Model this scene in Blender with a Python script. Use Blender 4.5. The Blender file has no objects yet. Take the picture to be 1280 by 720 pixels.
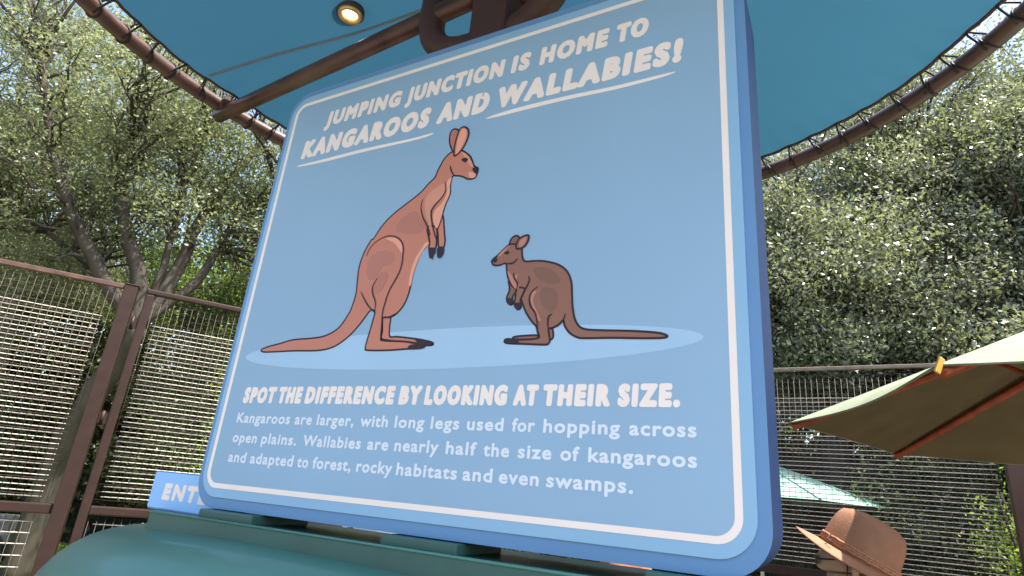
import bpy, math, random
import numpy as np
from mathutils import Vector, Matrix
from mathutils.geometry import tessellate_polygon
random.seed(7); RNG = np.random.default_rng(11)
PI = math.pi
C = bpy.context.scene.collection
scene = bpy.context.scene

# ------------------------------------------------------------------ camera
cam = bpy.data.cameras.new('camera'); cam_o = bpy.data.objects.new('camera', cam); C.objects.link(cam_o)
cam.sensor_width = 36.0; cam.lens = 20.95; cam.clip_start = 0.02; cam.clip_end = 3000
cam_o.matrix_world = Matrix(((0.99564717, -0.0932025, 0.0, 0.0),
                             (-0.03112535, -0.33250043, -0.94258935, 0.0),
                             (0.08785168, 0.93848642, -0.33395407, 1.6),
                             (0, 0, 0, 1)))
scene.camera = cam_o
# ------------------------------------------------------------------ sky and sun
SUN_EL = math.radians(64); SUN_AZ = math.atan2(0.87, -0.50)       # azimuth from +Y towards +X
sun_dir = Vector((math.sin(SUN_AZ)*math.cos(SUN_EL), math.cos(SUN_AZ)*math.cos(SUN_EL), math.sin(SUN_EL)))
world = bpy.data.worlds.new("World"); scene.world = world; world.use_nodes = True
wn = world.node_tree.nodes; wl = world.node_tree.links
sky = wn.new('ShaderNodeTexSky'); sky.sky_type = 'NISHITA'; sky.sun_disc = False
sky.sun_elevation = SUN_EL; sky.sun_rotation = SUN_AZ; sky.dust_density = 3.0; sky.air_density = 1.2
wl.new(sky.outputs[0], wn['Background'].inputs[0]); wn['Background'].inputs[1].default_value = 0.15
sun = bpy.data.lights.new('sun', 'SUN'); sun.energy = 5.0; sun.angle = math.radians(0.5); sun.color = (1.0, 0.95, 0.87)
sun_o = bpy.data.objects.new('sun', sun); C.objects.link(sun_o); sun_o.rotation_euler = sun_dir.to_track_quat('Z', 'Y').to_euler()
scene.view_settings.view_transform = 'Standard'; scene.view_settings.look = 'None'
scene.view_settings.exposure = 1.5; scene.view_settings.gamma = 1.0
scene.cycles.max_bounces = 8; scene.cycles.transparent_max_bounces = 8

# ------------------------------------------------------------------ helpers
def lin(c):
    return tuple(((x/255)/12.92 if x/255 <= .04045 else ((x/255+.055)/1.055)**2.4) for x in c)
def mat(name, col, rough=.6, metal=0.0, var=0.12, vscale=8.0, bump=0.0, bscale=60.0, stretch=(1,1,1),
        trans=0.0, emit=None, spec=0.5, coat=0.0, col2=None, tcol=None, coords='Object'):
    m = bpy.data.materials.new(name); m.use_nodes = True
    n = m.node_tree.nodes; l = m.node_tree.links; b = n['Principled BSDF']
    b.inputs['Roughness'].default_value = rough; b.inputs['Metallic'].default_value = metal
    b.inputs['Specular IOR Level'].default_value = spec; b.inputs['Coat Weight'].default_value = coat
    tc = n.new('ShaderNodeTexCoord'); mp = n.new('ShaderNodeMapping'); mp.inputs['Scale'].default_value = stretch
    l.new(tc.outputs[coords], mp.inputs[0])
    nz = n.new('ShaderNodeTexNoise'); nz.inputs['Scale'].default_value = vscale; nz.inputs['Detail'].default_value = 5
    l.new(mp.outputs[0], nz.inputs['Vector'])
    rp = n.new('ShaderNodeMapRange'); rp.inputs[1].default_value = .3; rp.inputs[2].default_value = .7
    l.new(nz.outputs['Fac'], rp.inputs[0])
    mx = n.new('ShaderNodeMix'); mx.data_type = 'RGBA'
    a = tuple(max(0, c*(1-var)) for c in col); z = tuple(min(1, c*(1+var)) for c in (col2 or col))
    mx.inputs[6].default_value = (*a, 1); mx.inputs[7].default_value = (*z, 1)
    l.new(rp.outputs[0], mx.inputs[0]); l.new(mx.outputs[2], b.inputs['Base Color'])
    if bump > 0:
        nb = n.new('ShaderNodeTexNoise'); nb.inputs['Scale'].default_value = bscale; nb.inputs['Detail'].default_value = 4
        l.new(mp.outputs[0], nb.inputs['Vector'])
        bp = n.new('ShaderNodeBump'); bp.inputs['Strength'].default_value = bump; bp.inputs['Distance'].default_value = .01
        l.new(nb.outputs['Fac'], bp.inputs['Height']); l.new(bp.outputs[0], b.inputs['Normal'])
    if trans > 0:
        t = n.new('ShaderNodeBsdfTranslucent'); s = n.new('ShaderNodeMixShader'); s.inputs[0].default_value = trans
        if tcol: t.inputs[0].default_value = (*tcol, 1)
        else: l.new(mx.outputs[2], t.inputs[0])
        l.new(b.outputs[0], s.inputs[1]); l.new(t.outputs[0], s.inputs[2])
        l.new(s.outputs[0], n['Material Output'].inputs[0])
    if emit:
        b.inputs['Emission Color'].default_value = (*emit[0], 1); b.inputs['Emission Strength'].default_value = emit[1]
    return m

class MB:
    """collects geometry, builds one mesh object"""
    def __init__(s): s.v = []; s.f = []; s.m = []; s.sm = []
    def add(s, vs, fs, mi=0, smooth=False):
        o = len(s.v); s.v += [tuple(p) for p in vs]
        for f in fs: s.f.append([i+o for i in f]); s.m.append(mi); s.sm.append(smooth)
    def box(s, a, b, mi=0):
        (x0,y0,z0),(x1,y1,z1) = a, b
        v = [(x0,y0,z0),(x1,y0,z0),(x1,y1,z0),(x0,y1,z0),(x0,y0,z1),(x1,y0,z1),(x1,y1,z1),(x0,y1,z1)]
        s.add(v, [(0,3,2,1),(4,5,6,7),(0,1,5,4),(1,2,6,5),(2,3,7,6),(3,0,4,7)], mi)
    def bbox(s, a, b, r=.004, mi=0):
        """box with bevelled edges"""
        (x0,y0,z0),(x1,y1,z1) = a, b
        r = min(r, (x1-x0)/3, (y1-y0)/3, (z1-z0)/3)
        import bmesh
        bm = bmesh.new(); bmesh.ops.create_cube(bm, size=1)
        for v in bm.verts: v.co = Vector(((x0+x1)/2+v.co.x*(x1-x0), (y0+y1)/2+v.co.y*(y1-y0), (z0+z1)/2+v.co.z*(z1-z0)))
        bmesh.ops.bevel(bm, geom=bm.edges[:], offset=r, segments=2, affect='EDGES', profile=.6)
        bm.verts.index_update()
        s.add([v.co[:] for v in bm.verts], [[v.index for v in f.verts] for f in bm.faces], mi, False); bm.free()
    def tube(s, pts, r, n=8, mi=0, closed=False, cap=True, flat=1.0):
        pts = [Vector(p) for p in pts]; k = len(pts)
        rs = r if isinstance(r, (list, tuple)) else [r]*k
        base = len(s.v); up = None; vs = []
        for i, p in enumerate(pts):
            if closed: t = pts[(i+1) % k]-pts[i-1]
            else: t = pts[min(i+1,k-1)]-pts[max(i-1,0)]
            t.normalize()
            if up is None: up = t.orthogonal().normalized() if abs(t.z) > .95 else Vector((0,0,1)).cross(t).normalized()
            up = (up-t*up.dot(t)).normalized(); w = t.cross(up)
            for j in range(n):
                a = 2*PI*j/n; vs.append(p+up*math.cos(a)*rs[i]*flat+w*math.sin(a)*rs[i])
        fs = []
        for i in range(k if closed else k-1):
            for j in range(n):
                a = i*n+j; b = i*n+(j+1) % n; c = ((i+1) % k)*n+(j+1) % n; d = ((i+1) % k)*n+j
                fs.append((a,b,c,d))
        s.add(vs, fs, mi, True)
        if cap and not closed:
            o = base
            s.f.append([o+j for j in range(n)][::-1]); s.m.append(mi); s.sm.append(False)
            s.f.append([o+(k-1)*n+j for j in range(n)]); s.m.append(mi); s.sm.append(False)
    def lathe(s, prof, n=24, mi=0, c=(0,0,0)):
        vs = [(c[0]+r*math.cos(2*PI*j/n), c[1]+r*math.sin(2*PI*j/n), c[2]+z) for r, z in prof for j in range(n)]
        fs = [(i*n+j, i*n+(j+1) % n, (i+1)*n+(j+1) % n, (i+1)*n+j) for i in range(len(prof)-1) for j in range(n)]
        s.add(vs, fs, mi, True)
    def prism(s, poly, y0, y1, mi=0, side=None, axis='y'):
        """poly in (x,z) extruded along y, or (x,y) extruded along z"""
        k = len(poly)
        P = (lambda a, h: (a[0], h, a[1])) if axis == 'y' else (lambda a, h: (a[0], a[1], h))
        s.add([P(a, y0) for a in poly]+[P(a, y1) for a in poly],
              [tuple(range(k)), tuple(range(2*k-1, k-1, -1))], mi)
        o = len(s.v)-2*k
        for i in range(k):
            j = (i+1) % k
            s.f.append([o+i, o+k+i, o+k+j, o+j]); s.m.append(mi if side is None else side); s.sm.append(False)
    def sheet(s, poly, y, mi=0):
        """flat filled polygon (x,z) facing -y"""
        tr = tessellate_polygon([[Vector((a[0], a[1], 0)) for a in poly]])
        fs = []
        for t in tr:
            a, b, c = (poly[i] for i in t)
            cr = (b[0]-a[0])*(c[1]-a[1])-(b[1]-a[1])*(c[0]-a[0])
            fs.append(tuple(t) if cr > 0 else tuple(t)[::-1])
        s.add([(a[0], y, a[1]) for a in poly], fs, mi)
    def ribbon(s, pts, w, y, mi=0, closed=False, taper=False):
        k = len(pts); vs = []
        for i in range(k):
            a = pts[i-1] if (closed or i > 0) else pts[0]; b = pts[(i+1) % k] if (closed or i < k-1) else pts[-1]
            t = Vector((b[0]-a[0], b[1]-a[1])); t = t.normalized() if t.length > 1e-9 else Vector((1,0))
            ww = w*(1 if not taper else .35+.65*math.sin(PI*(i+.3)/(k-.4)))
            nx, nz = -t.y*ww/2, t.x*ww/2
            vs += [(pts[i][0]+nx, y, pts[i][1]+nz), (pts[i][0]-nx, y, pts[i][1]-nz)]
        fs = [(2*i, 2*i+1, 2*((i+1) % k)+1, 2*((i+1) % k)) for i in range(k if closed else k-1)]
        s.add(vs, fs, mi)
    def mesh(s, name, mats):
        me = bpy.data.meshes.new(name); me.from_pydata(s.v, [], s.f)
        for m in (mats if isinstance(mats, (list, tuple)) else [mats]): me.materials.append(m)
        me.polygons.foreach_set('material_index', s.m); me.polygons.foreach_set('use_smooth', s.sm); me.update()
        return me
    def build(s, name, mats, parent=None, loc=None):
        return link(name, s.mesh(name, mats), parent, loc)
def link(name, me, parent=None, loc=None, rot=None):
    o = bpy.data.objects.new(name, me); C.objects.link(o)
    if parent: o.parent = parent
    if loc: o.location = loc
    if rot: o.rotation_euler = rot
    return o
def thing(name, label, cat, loc=(0,0,0), rz=0, group=None):
    o = bpy.data.objects.new(name, None); C.objects.link(o); o.empty_display_size = .2
    o.location = loc; o.rotation_euler = (0,0,rz); o['label'] = label; o['category'] = cat
    if group: o['group'] = group
    return o
def tag(o, label, cat, group=None):
    o['label'] = label; o['category'] = cat
    if group: o['group'] = group
    return o
def kind(o, k): o['kind'] = k; return o
def smooth_path(p, closed=True, n=4, keep=0.0):
    k = len(p); out = []
    rng = range(k if closed else k-1)
    for i in rng:
        p0 = p[(i-1) % k] if (closed or i > 0) else p[0]; p1 = p[i]; p2 = p[(i+1) % k]
        p3 = p[(i+2) % k] if (closed or i < k-2) else p[-1]
        for j in range(n):
            t = j/n
            q = [0.5*((2*p1[d])+(-p0[d]+p2[d])*t+(2*p0[d]-5*p1[d]+4*p2[d]-p3[d])*t*t+(-p0[d]+3*p1[d]-3*p2[d]+p3[d])*t**3) for d in range(len(p1))]
            out.append(tuple(q))
    if not closed: out.append(tuple(p[-1]))
    return out
def rrect(u0, v0, u1, v1, r, n=7):
    out = []
    for cx, cy, a0 in ((u1-r, v0+r, -90), (u1-r, v1-r, 0), (u0+r, v1-r, 90), (u0+r, v0+r, 180)):
        for i in range(n+1):
            a = math.radians(a0+90*i/n); out.append((cx+r*math.cos(a), cy+r*math.sin(a)))
    return out
# ------------------------------------------------------------------ sign artwork, in tenths of a millimetre on the sign face
ART={
'K':[
('far_leg','fill','C1',[(-3842,20340),(-3775,19891),(-3771,19696),(-3530,19627),(-2814,19521),(-2521,19453),(-2107,19437),(-2101,19505),(-2376,19577),(-2722,19639),(-3252,19711),(-3491,19732),(-3552,19977),(-3591,20324)]),
('far_arm','fill','C1',[(-2504,22530),(-2460,22772),(-2411,23167),(-2303,22999),(-2229,22689),(-2153,22360),(-2138,22308),(-2151,22093),(-2305,22097),(-2397,22499),(-2479,22722)]),
('ear_back','fill','C3',[(-2202,24935),(-2346,25158),(-2450,25402),(-2476,25659),(-2413,25812),(-2298,25812),(-2186,25701),(-2116,25325),(-2115,24916)]),
('body','fill','C1',[(-2264,25057),(-2384,25029),(-2535,24898),(-2648,24705),(-2732,24505),(-2790,24329),(-2992,24153),(-3189,23949),(-3505,23738),(-3828,23552),(-4149,23337),(-4456,23038),(-4669,22698),(-4755,22655),(-4920,22340),(-5024,21910),(-5004,21472),(-4958,21040),(-5011,20702),(-5072,20495),(-5267,20179),(-5474,19995),(-5864,19851),(-6377,19809),(-7051,19799),(-7583,19710),(-8084,19628),(-8349,19544),(-8205,19477),(-7697,19467),(-6907,19466),(-6057,19442),(-5598,19484),(-5287,19584),(-4930,19807),(-4601,20141),(-4322,20498),(-4152,20436),(-4167,20210),(-4216,19865),(-4256,19620),(-4261,19449),(-4173,19383),(-3476,19358),(-2815,19372),(-2507,19370),(-2330,19400),(-2383,19457),(-2935,19564),(-3526,19608),(-3747,19637),(-3784,19673),(-3812,19893),(-3828,20091),(-3827,20264),(-3597,20265),(-3376,20359),(-3183,20592),(-3089,20884),(-3055,21182),(-3029,21537),(-2900,21988),(-2755,22179),(-2643,22322),(-2606,22528),(-2484,22577),(-2372,22909),(-2302,23353),(-2188,23692),(-2216,23956),(-2185,24238),(-2019,24231),(-1847,24172),(-1643,24055),(-1456,24044),(-1388,24134),(-1364,24284),(-1389,24356),(-1506,24442),(-1652,24736),(-1810,24903),(-1963,25018),(-2110,25078)]),
('near_arm','fill','C1',[(-2793,22767),(-2643,22322),(-2629,22127),(-2421,22101),(-2419,22345),(-2491,22724)]),
('p1','patch','C3',[(-3884,22902),(-3756,23171),(-3321,23364),(-3038,23061),(-2845,22753),(-3191,22625),(-3736,22752)]),
('p2','patch','C2',[(-2476,22700),(-2645,23001),(-2619,23251),(-2403,23472),(-2298,23763),(-2346,24084),(-2211,24227),(-2227,23958),(-2199,23694),(-2313,23355),(-2383,22911)]),
('p3','patch','C4',[(-2919,23197),(-3011,23574),(-2887,23868),(-2439,24076),(-2362,23826),(-2505,23592),(-2701,23419),(-2771,23225),(-2692,22907),(-2588,22542),(-2743,22814)]),
('p4','patch','C3',[(-4716,21713),(-4666,22089),(-4313,22266),(-3846,22154),(-3792,21881),(-4145,21760),(-4338,21461),(-4589,21432)]),
('p5','patch','C2',[(-4195,22636),(-3937,22623),(-3712,22505),(-3563,22308),(-3535,22090),(-3662,22240),(-3872,22450),(-4118,22570)]),
('p6','patch','C2',[(-2652,22271),(-2776,22129),(-2912,21885),(-3020,21485),(-3046,21131),(-3130,21139),(-3120,21546),(-3033,21899),(-2871,22168),(-2752,22336)]),
('p7','patch','C3',[(-4261,21401),(-4230,21556),(-3983,21584),(-3919,21420),(-4014,21116),(-4204,20977),(-4334,21145)]),
('p8','patch','C2',[(-1645,24272),(-1476,24203),(-1406,24112),(-1483,24050),(-1624,24113)]),
('p9','patch','C5',[(-1955,24962),(-1805,24865),(-1672,24687),(-1534,24448),(-1613,24438),(-1777,24657),(-1915,24873)]),
('ear_front','fill','C1',[(-2221,24912),(-2249,25191),(-2207,25567),(-2139,25773),(-2015,25810),(-1878,25709),(-1821,25530),(-1862,25293),(-1970,25074),(-2092,24949)]),
('ear_in','patch','C2',[(-2161,24964),(-2180,25175),(-2158,25500),(-2077,25730),(-1976,25733),(-1899,25576),(-1923,25335),(-2014,25111),(-2106,24968)]),
('eye','patch','K',[(-1952,24736),(-1829,24758),(-1726,24683),(-1798,24608),(-1916,24675)]),
('nose','patch','K',[(-1548,24347),(-1446,24388),(-1360,24335),(-1350,24255),(-1403,24173),(-1481,24240)]),
('paw1','patch','K',[(-2337,22116),(-2154,22114),(-2111,21945),(-2176,21810),(-2290,21813),(-2343,21973)]),
('paw2','patch','K',[(-2631,22137),(-2423,22111),(-2384,21978),(-2438,21882),(-2455,21771),(-2506,21838),(-2549,21818),(-2621,22006)]),
('toe1','patch','K',[(-2632,19607),(-2377,19586),(-2121,19529),(-2089,19459),(-2186,19426),(-2468,19465),(-2581,19539)]),
('toe2','patch','K',[(-2830,19358),(-2775,19463),(-2526,19481),(-2325,19436),(-2324,19367),(-2558,19344)]),
('l1','line','K',[(-4814,22161),(-4734,22400),(-4512,22594),(-4207,22693),(-3946,22668),(-3701,22542),(-3537,22331),(-3486,22058),(-3478,21688),(-3573,21386),(-3751,21042),(-3834,20691),(-3865,20391),(-3828,20091),(-3783,19697),(-3735,19636),(-3350,19610),(-2935,19559),(-2697,19497)]),
('l2','line','K',[(-4783,21079),(-4585,20827),(-4377,20604),(-4130,20419)]),
('l3','line','K',[(-4257,21442),(-4378,21201),(-4333,20988),(-4181,20718),(-4146,20436)]),
('l4','line','K',[(-2311,24608),(-2240,24423),(-2113,24239)]),
('l5','line','K',[(-2407,24122),(-2345,23823),(-2452,23609),(-2644,23409),(-2725,23217),(-2646,22900),(-2504,22530),(-2419,22345),(-2411,22110)]),
('l6','line','K',[(-3088,23693),(-3113,23435),(-2989,23105),(-2801,22822),(-2673,22554),(-2688,22486),(-2643,22322),(-2625,22137)]),
('l7','line','K',[(-3827,20264),(-3597,20265),(-3376,20359)]),
],
'W':[
('far_foot','fill','D1',[(170,19511),(275,19552),(760,19555),(906,19513),(910,19460),(282,19479)]),
('far_heel','fill','D1',[(1075,19770),(1166,19677),(1201,19508),(1146,19436),(1048,19506)]),
('far_arm','fill','D3',[(-79,20979),(-33,20732),(-86,20544),(-63,20422),(21,20345),(86,20363),(69,20531),(143,20716)]),
('ear_back','fill','D3',[(-145,21897),(-125,22063),(-25,22138),(72,22114),(107,22017),(54,21861)]),
('body','fill','D1',[(-137,21926),(-312,21805),(-459,21670),(-585,21582),(-615,21509),(-539,21414),(-376,21396),(-208,21423),(-157,21233),(-100,21030),(25,20823),(165,20705),(299,20465),(411,20222),(526,20030),(663,19862),(757,19766),(802,19629),(824,19481),(307,19469),(31,19499),(-40,19457),(42,19399),(488,19363),(1015,19324),(1105,19364),(1123,19437),(1072,19682),(1151,19700),(1309,19766),(1418,19861),(1472,19726),(1595,19567),(1780,19459),(1958,19430),(2558,19411),(3173,19374),(3605,19359),(3740,19380),(3682,19431),(3488,19481),(2968,19540),(2297,19591),(1948,19635),(1788,19730),(1688,19911),(1627,20181),(1598,20453),(1560,20775),(1437,21043),(1210,21233),(861,21358),(558,21402),(328,21418),(240,21537),(193,21768),(52,21887)]),
('near_arm','fill','D1',[(172,20738),(146,20477),(139,20336),(237,20211),(318,20252),(291,20442),(364,20625),(366,20721)]),
('p1','patch','D3',[(575,21205),(922,21192),(1178,20999),(1287,20801),(1050,20767),(695,20952)]),
('p2','patch','D3',[(817,20657),(1106,20655),(1267,20388),(1123,20081),(870,20281)]),
('p3','patch','D2',[(554,20445),(600,20605),(696,20630),(626,20416),(707,20201),(865,19917),(788,19922),(634,20207)]),
('p4','patch','D2',[(-133,21206),(-61,21164),(42,21016),(134,20862),(142,20726),(28,20847),(-73,21027)]),
('p5','patch','D2',[(155,21078),(140,20958),(216,20806),(195,20702),(131,20789),(79,21061)]),
('p6','patch','D2',[(-161,21899),(-311,21795),(-447,21658),(-390,21631),(-254,21757)]),
('ear_front','fill','D1',[(49,21801),(60,21962),(165,22076),(355,22101),(358,21948),(267,21809),(141,21769)]),
('ear_in','patch','D2',[(131,21826),(129,21953),(205,22035),(307,22057),(297,21941),(223,21840)]),
('eye','patch','K',[(-285,21700),(-199,21750),(-132,21712),(-190,21658)]),
('nose','patch','K',[(-599,21563),(-530,21627),(-459,21568),(-482,21484),(-570,21499)]),
('paw1','patch','K',[(-76,20495),(74,20483),(86,20363),(12,20336),(-61,20398)]),
('paw2','patch','K',[(137,20360),(283,20363),(323,20252),(248,20201),(161,20264)]),
('toe1','patch','K',[(-25,19456),(32,19495),(307,19469),(316,19383),(42,19399)]),
('l1','line','K',[(-192,21416),(-7,21406),(119,21511)]),
('l2','line','K',[(44,21153),(73,21013),(170,20858),(176,20689)]),
('l3','line','K',[(449,21024),(488,20924),(437,20762),(355,20612),(301,20441)]),
('l4','line','K',[(722,20736),(575,20608),(530,20447),(580,20257),(719,20063),(789,19787),(823,19490)]),
('l5','line','K',[(1467,20022),(1418,19861),(1264,19738),(1081,19690)]),
('l6','line','K',[(1136,20035),(1053,19951),(1061,19705)]),
],
}
WORDS=[["head1", 2.722, [["JUMPING", -0.782, -0.457], ["JUNCTION", -0.44, -0.087], ["IS", -0.067, -0.005], ["HOME", 0.022, 0.223], ["TO", 0.243, 0.327]]], ["head2", 2.613, [["KANGAROOS", -0.862, -0.33], ["AND", -0.305, -0.126], ["WALLABIES!", -0.098, 0.412]]], ["spot", 1.794, [["SPOT", -0.863, -0.728], ["THE", -0.718, -0.625], ["DIFFERENCE", -0.612, -0.303], ["BY", -0.289, -0.22], ["LOOKING", -0.211, 0.017], ["AT", 0.032, 0.094], ["THEIR", 0.105, 0.257], ["SIZE.", 0.273, 0.399]]],
["b1", 1.74, [["Kangaroos", -0.869, -0.652], ["are", -0.633, -0.57], ["larger,", -0.551, -0.422], ["with", -0.4, -0.311], ["long", -0.29, -0.201], ["legs", -0.182, -0.102], ["used", -0.081, 0.014], ["for", 0.035, 0.091], ["hopping", 0.111, 0.28], ["across", 0.299, 0.429]]],
["b2", 1.685, [["open", -0.867, -0.766], ["plains.", -0.747, -0.611], ["Wallabies", -0.587, -0.386], ["are", -0.365, -0.299], ["nearly", -0.28, -0.152], ["half", -0.131, -0.049], ["the", -0.031, 0.034], ["size", 0.055, 0.134], ["of", 0.154, 0.196], ["kangaroos", 0.215, 0.429]]],
["b3", 1.631, [["and", -0.866, -0.793], ["adapted", -0.775, -0.608], ["to", -0.593, -0.552], ["forest,", -0.537, -0.406], ["rocky", -0.388, -0.277], ["habitats", -0.264, -0.093], ["and", -0.078, -0.002], ["even", 0.014, 0.109], ["swamps.", 0.126, 0.309]]]]
SWASH=[[(-8596,25927),(-7395,25930),(-5735,25938),(-3895,25874),(-3125,25884),(-3232,25810),(-3879,25785),(-5708,25819),(-7365,25815),(-8527,25870)],[(-1313,25906),(-1031,25974),(-122,26012),(1195,25985),(2415,25919),(3436,25911),(3911,25897),(3815,25848),(3436,25818),(2418,25809),(1202,25864),(-110,25878),(-948,25879)]]
# ------------------------------------------------------------------ materials
M = {}
def wood_like(name, c1, c2, rough=.45):
    return mat(name, c1, rough, var=.05, vscale=3.0, stretch=(1,1,1), col2=c2, bump=.15, bscale=25)
M['brown'] = mat('brown_powder_coat', (.031,.0165,.0125), .5, spec=.22, var=.14, vscale=14, bump=.08, bscale=220)
M['brown_pipe'] = mat('brown_painted_pipe', (.066,.031,.022), .36, var=.22, vscale=9, bump=.10, bscale=90, col2=(.10,.050,.036), stretch=(1,1,3))
M['dark_brown'] = mat('dark_brown_steel', (.075,.034,.024), .6, var=.12, vscale=10, bump=.06, bscale=150)
M['rail_tan'] = mat('sunlit_tan_rail', (.20,.155,.115), .55, var=.2, vscale=12, bump=.1, bscale=80)  # tan puts the sunlight on the brown rail into its colour
M['rope'] = mat('black_lacing_cord', (.012,.010,.010), .6, var=.2, vscale=80)
M['teal_fabric'] = mat('teal_canopy_fabric', (.037,.130,.205), .8, var=.10, vscale=1.6, bump=.22, bscale=3.0, trans=.25, tcol=(.028,.103,.165), spec=.2)
M['seam'] = mat('seam_tape', (.16,.20,.22), .6, var=.1)
M['sign_field'] = mat('sign_field_blue', (.295,.465,.625), .42, var=.045, vscale=1.3, spec=.35)
M['sign_rim'] = mat('sign_rim_blue', (.285,.50,.70), .42, var=.02, vscale=3, spec=.35)
M['sign_edge'] = mat('sign_edge_periwinkle', (.14,.295,.52), .5, var=.03, vscale=3, spec=.35)
M['sign_side'] = mat('sign_side_navy', (.013,.05,.165), .6, var=.04, vscale=4)
M['cream'] = mat('print_cream', (.97,.85,.77), .5, var=.02, vscale=9, spec=.3)
M['white_print'] = mat('print_white', (.78,.84,.92), .5, var=.02, vscale=9, spec=.3)
M['oval'] = mat('print_pale_blue', (.40,.60,.79), .42, var=.03, vscale=5, spec=.3)
M['green'] = mat('kiosk_green_paint', (.058,.19,.155), .40, var=.10, vscale=2.5, coat=.25, bump=.05, bscale=6)
M['green_dark'] = mat('kiosk_green_ledge_paint', (.035,.11,.095), .38, var=.10, vscale=7, bump=.05, bscale=60)
M['wire'] = mat('galvanised_wire', (.52,.47,.40), .5, metal=.1, var=.2, vscale=30)
M['wire_dark'] = mat('brown_mesh_wire', (.055,.035,.028), .5, var=.2, vscale=30)
M['concrete'] = mat('brown_concrete_paving', (.15,.13,.11), .85, var=.15, vscale=2, bump=.3, bscale=30)
M['grass'] = mat('sunlit_grass', (.10,.17,.025), .9, var=.4, vscale=1.2, col2=(.16,.22,.035), bump=.6, bscale=40)
M['earth'] = mat('leaf_litter_earth', (.07,.055,.035), .95, var=.3, vscale=1.5, bump=.5, bscale=20)
M['bark'] = mat('grey_brown_bark', (.055,.045,.035), .9, var=.35, vscale=6, bump=.9, bscale=25, stretch=(1,1,.3))
M['bark_pale'] = mat('grey_bark', (.16,.14,.115), .9, var=.3, vscale=6, bump=.9, bscale=25, stretch=(1,1,.3))
M['gold'] = mat('brass_trim', (.62,.38,.14), .3, metal=.7, var=.1)
M['lamp'] = mat('lit_lamp', (1,1,1), .4, emit=((1.0,.93,.78), 6.0))
M['lamp_dark'] = mat('lamp_housing', (.02,.02,.02), .5)
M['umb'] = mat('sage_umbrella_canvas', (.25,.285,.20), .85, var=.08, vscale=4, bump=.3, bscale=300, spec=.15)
M['umb_shade'] = mat('umbrella_underside_shade', (.14,.115,.06), .9, var=.12, vscale=5, bump=.3, bscale=300, spec=.1)  # olive brown carries the shade under the canvas in its base colour
M['umb_wood'] = mat('orange_stained_wood', (.36,.070,.020), .4, var=.3, vscale=20, stretch=(1,1,1), bump=.1)
M['tagm'] = mat('yellow_plastic_tag', (.60,.36,.07), .4)
M['mint'] = mat('mint_canvas', (.24,.43,.35), .8, var=.06, vscale=3, trans=.1)
M['skin'] = mat('skin', (.50,.29,.21), .5, var=.08, vscale=15, spec=.4)
M['hat'] = mat('tan_suede_hat', (.32,.155,.092), .75, var=.10, vscale=22, bump=.25, bscale=250, spec=.2)
M['hatband'] = mat('plaited_hat_band', (.36,.16,.08), .7, var=.3, vscale=120)
M['cord'] = mat('dark_cord', (.03,.015,.012), .6)
M['shirt'] = mat('khaki_shirt', (.25,.2,.14), .85, bump=.3, bscale=120)
M['rust'] = mat('rust_shirt', (.32,.085,.03), .85, bump=.3, bscale=60)
M['denim'] = mat('navy_trousers', (.04,.05,.08), .85, bump=.3, bscale=120)
M['hair'] = mat('dark_hair', (.03,.02,.015), .6, bump=.5, bscale=80)
M['shoe'] = mat('dark_shoe', (.04,.035,.03), .6)
M['white'] = mat('white_cabinet_paint', (.78,.78,.76), .5, var=.03)
M['tyre'] = mat('rubber', (.02,.02,.022), .75)
M['grey_paint'] = mat('grey_cart_paint', (.17,.18,.19), .4)
M['wall_dark'] = mat('dark_backdrop_shade', (.016,.017,.013), .95, var=.3, vscale=3)

def art_mat(name, rgb, k=1.15): return mat(name, tuple(min(1, x*k) for x in lin(rgb)), .45, var=.03, vscale=12, spec=.3)
A = {'C1': art_mat('print_kangaroo_brown', (190,122,100)), 'C2': art_mat('print_kangaroo_light', (225,158,132)),
     'C3': art_mat('print_kangaroo_shade', (176,114,98)), 'C4': art_mat('print_kangaroo_mid', (203,140,118)),
     'C5': art_mat('print_kangaroo_warm', (212,148,122)),
     'D1': art_mat('print_wallaby_brown', (140,97,80)), 'D2': art_mat('print_wallaby_light', (182,124,104)),
     'D3': art_mat('print_wallaby_shade', (126,90,75)), 'K': art_mat('print_dark_line', (48,32,38))}

def leaf_mat(name, c1, c2, rough, trans, tcol, spec=.5):
    m = bpy.data.materials.new(name); m.use_nodes = True; n = m.node_tree.nodes; l = m.node_tree.links; b = n['Principled BSDF']
    at = n.new('ShaderNodeAttribute'); at.attribute_name = 'leaf_tone'
    cr = n.new('ShaderNodeValToRGB'); e = cr.color_ramp.elements
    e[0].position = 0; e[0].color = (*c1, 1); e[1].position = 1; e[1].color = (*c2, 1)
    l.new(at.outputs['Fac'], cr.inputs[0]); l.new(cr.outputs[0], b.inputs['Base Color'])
    b.inputs['Roughness'].default_value = rough; b.inputs['Specular IOR Level'].default_value = spec
    t = n.new('ShaderNodeBsdfTranslucent'); t.inputs[0].default_value = (*tcol, 1)
    s = n.new('ShaderNodeMixShader'); s.inputs[0].default_value = trans
    l.new(b.outputs[0], s.inputs[1]); l.new(t.outputs[0], s.inputs[2]); l.new(s.outputs[0], n['Material Output'].inputs[0])
    return m
L_olive = leaf_mat('olive_leaves', (.045,.058,.024), (.25,.27,.15), .42, .42, (.36,.41,.16), .5)
L_lime = leaf_mat('lime_leaves', (.06,.10,.02), (.16,.22,.05), .42, .42, (.35,.50,.06), .5)
L_oak = leaf_mat('glossy_oak_leaves', (.026,.035,.018), (.29,.31,.235), .38, .26, (.40,.46,.17), .75)
L_hedge = leaf_mat('dark_hedge_leaves', (.014,.020,.009), (.09,.11,.05), .4, .25, (.22,.30,.06), .5)

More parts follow.
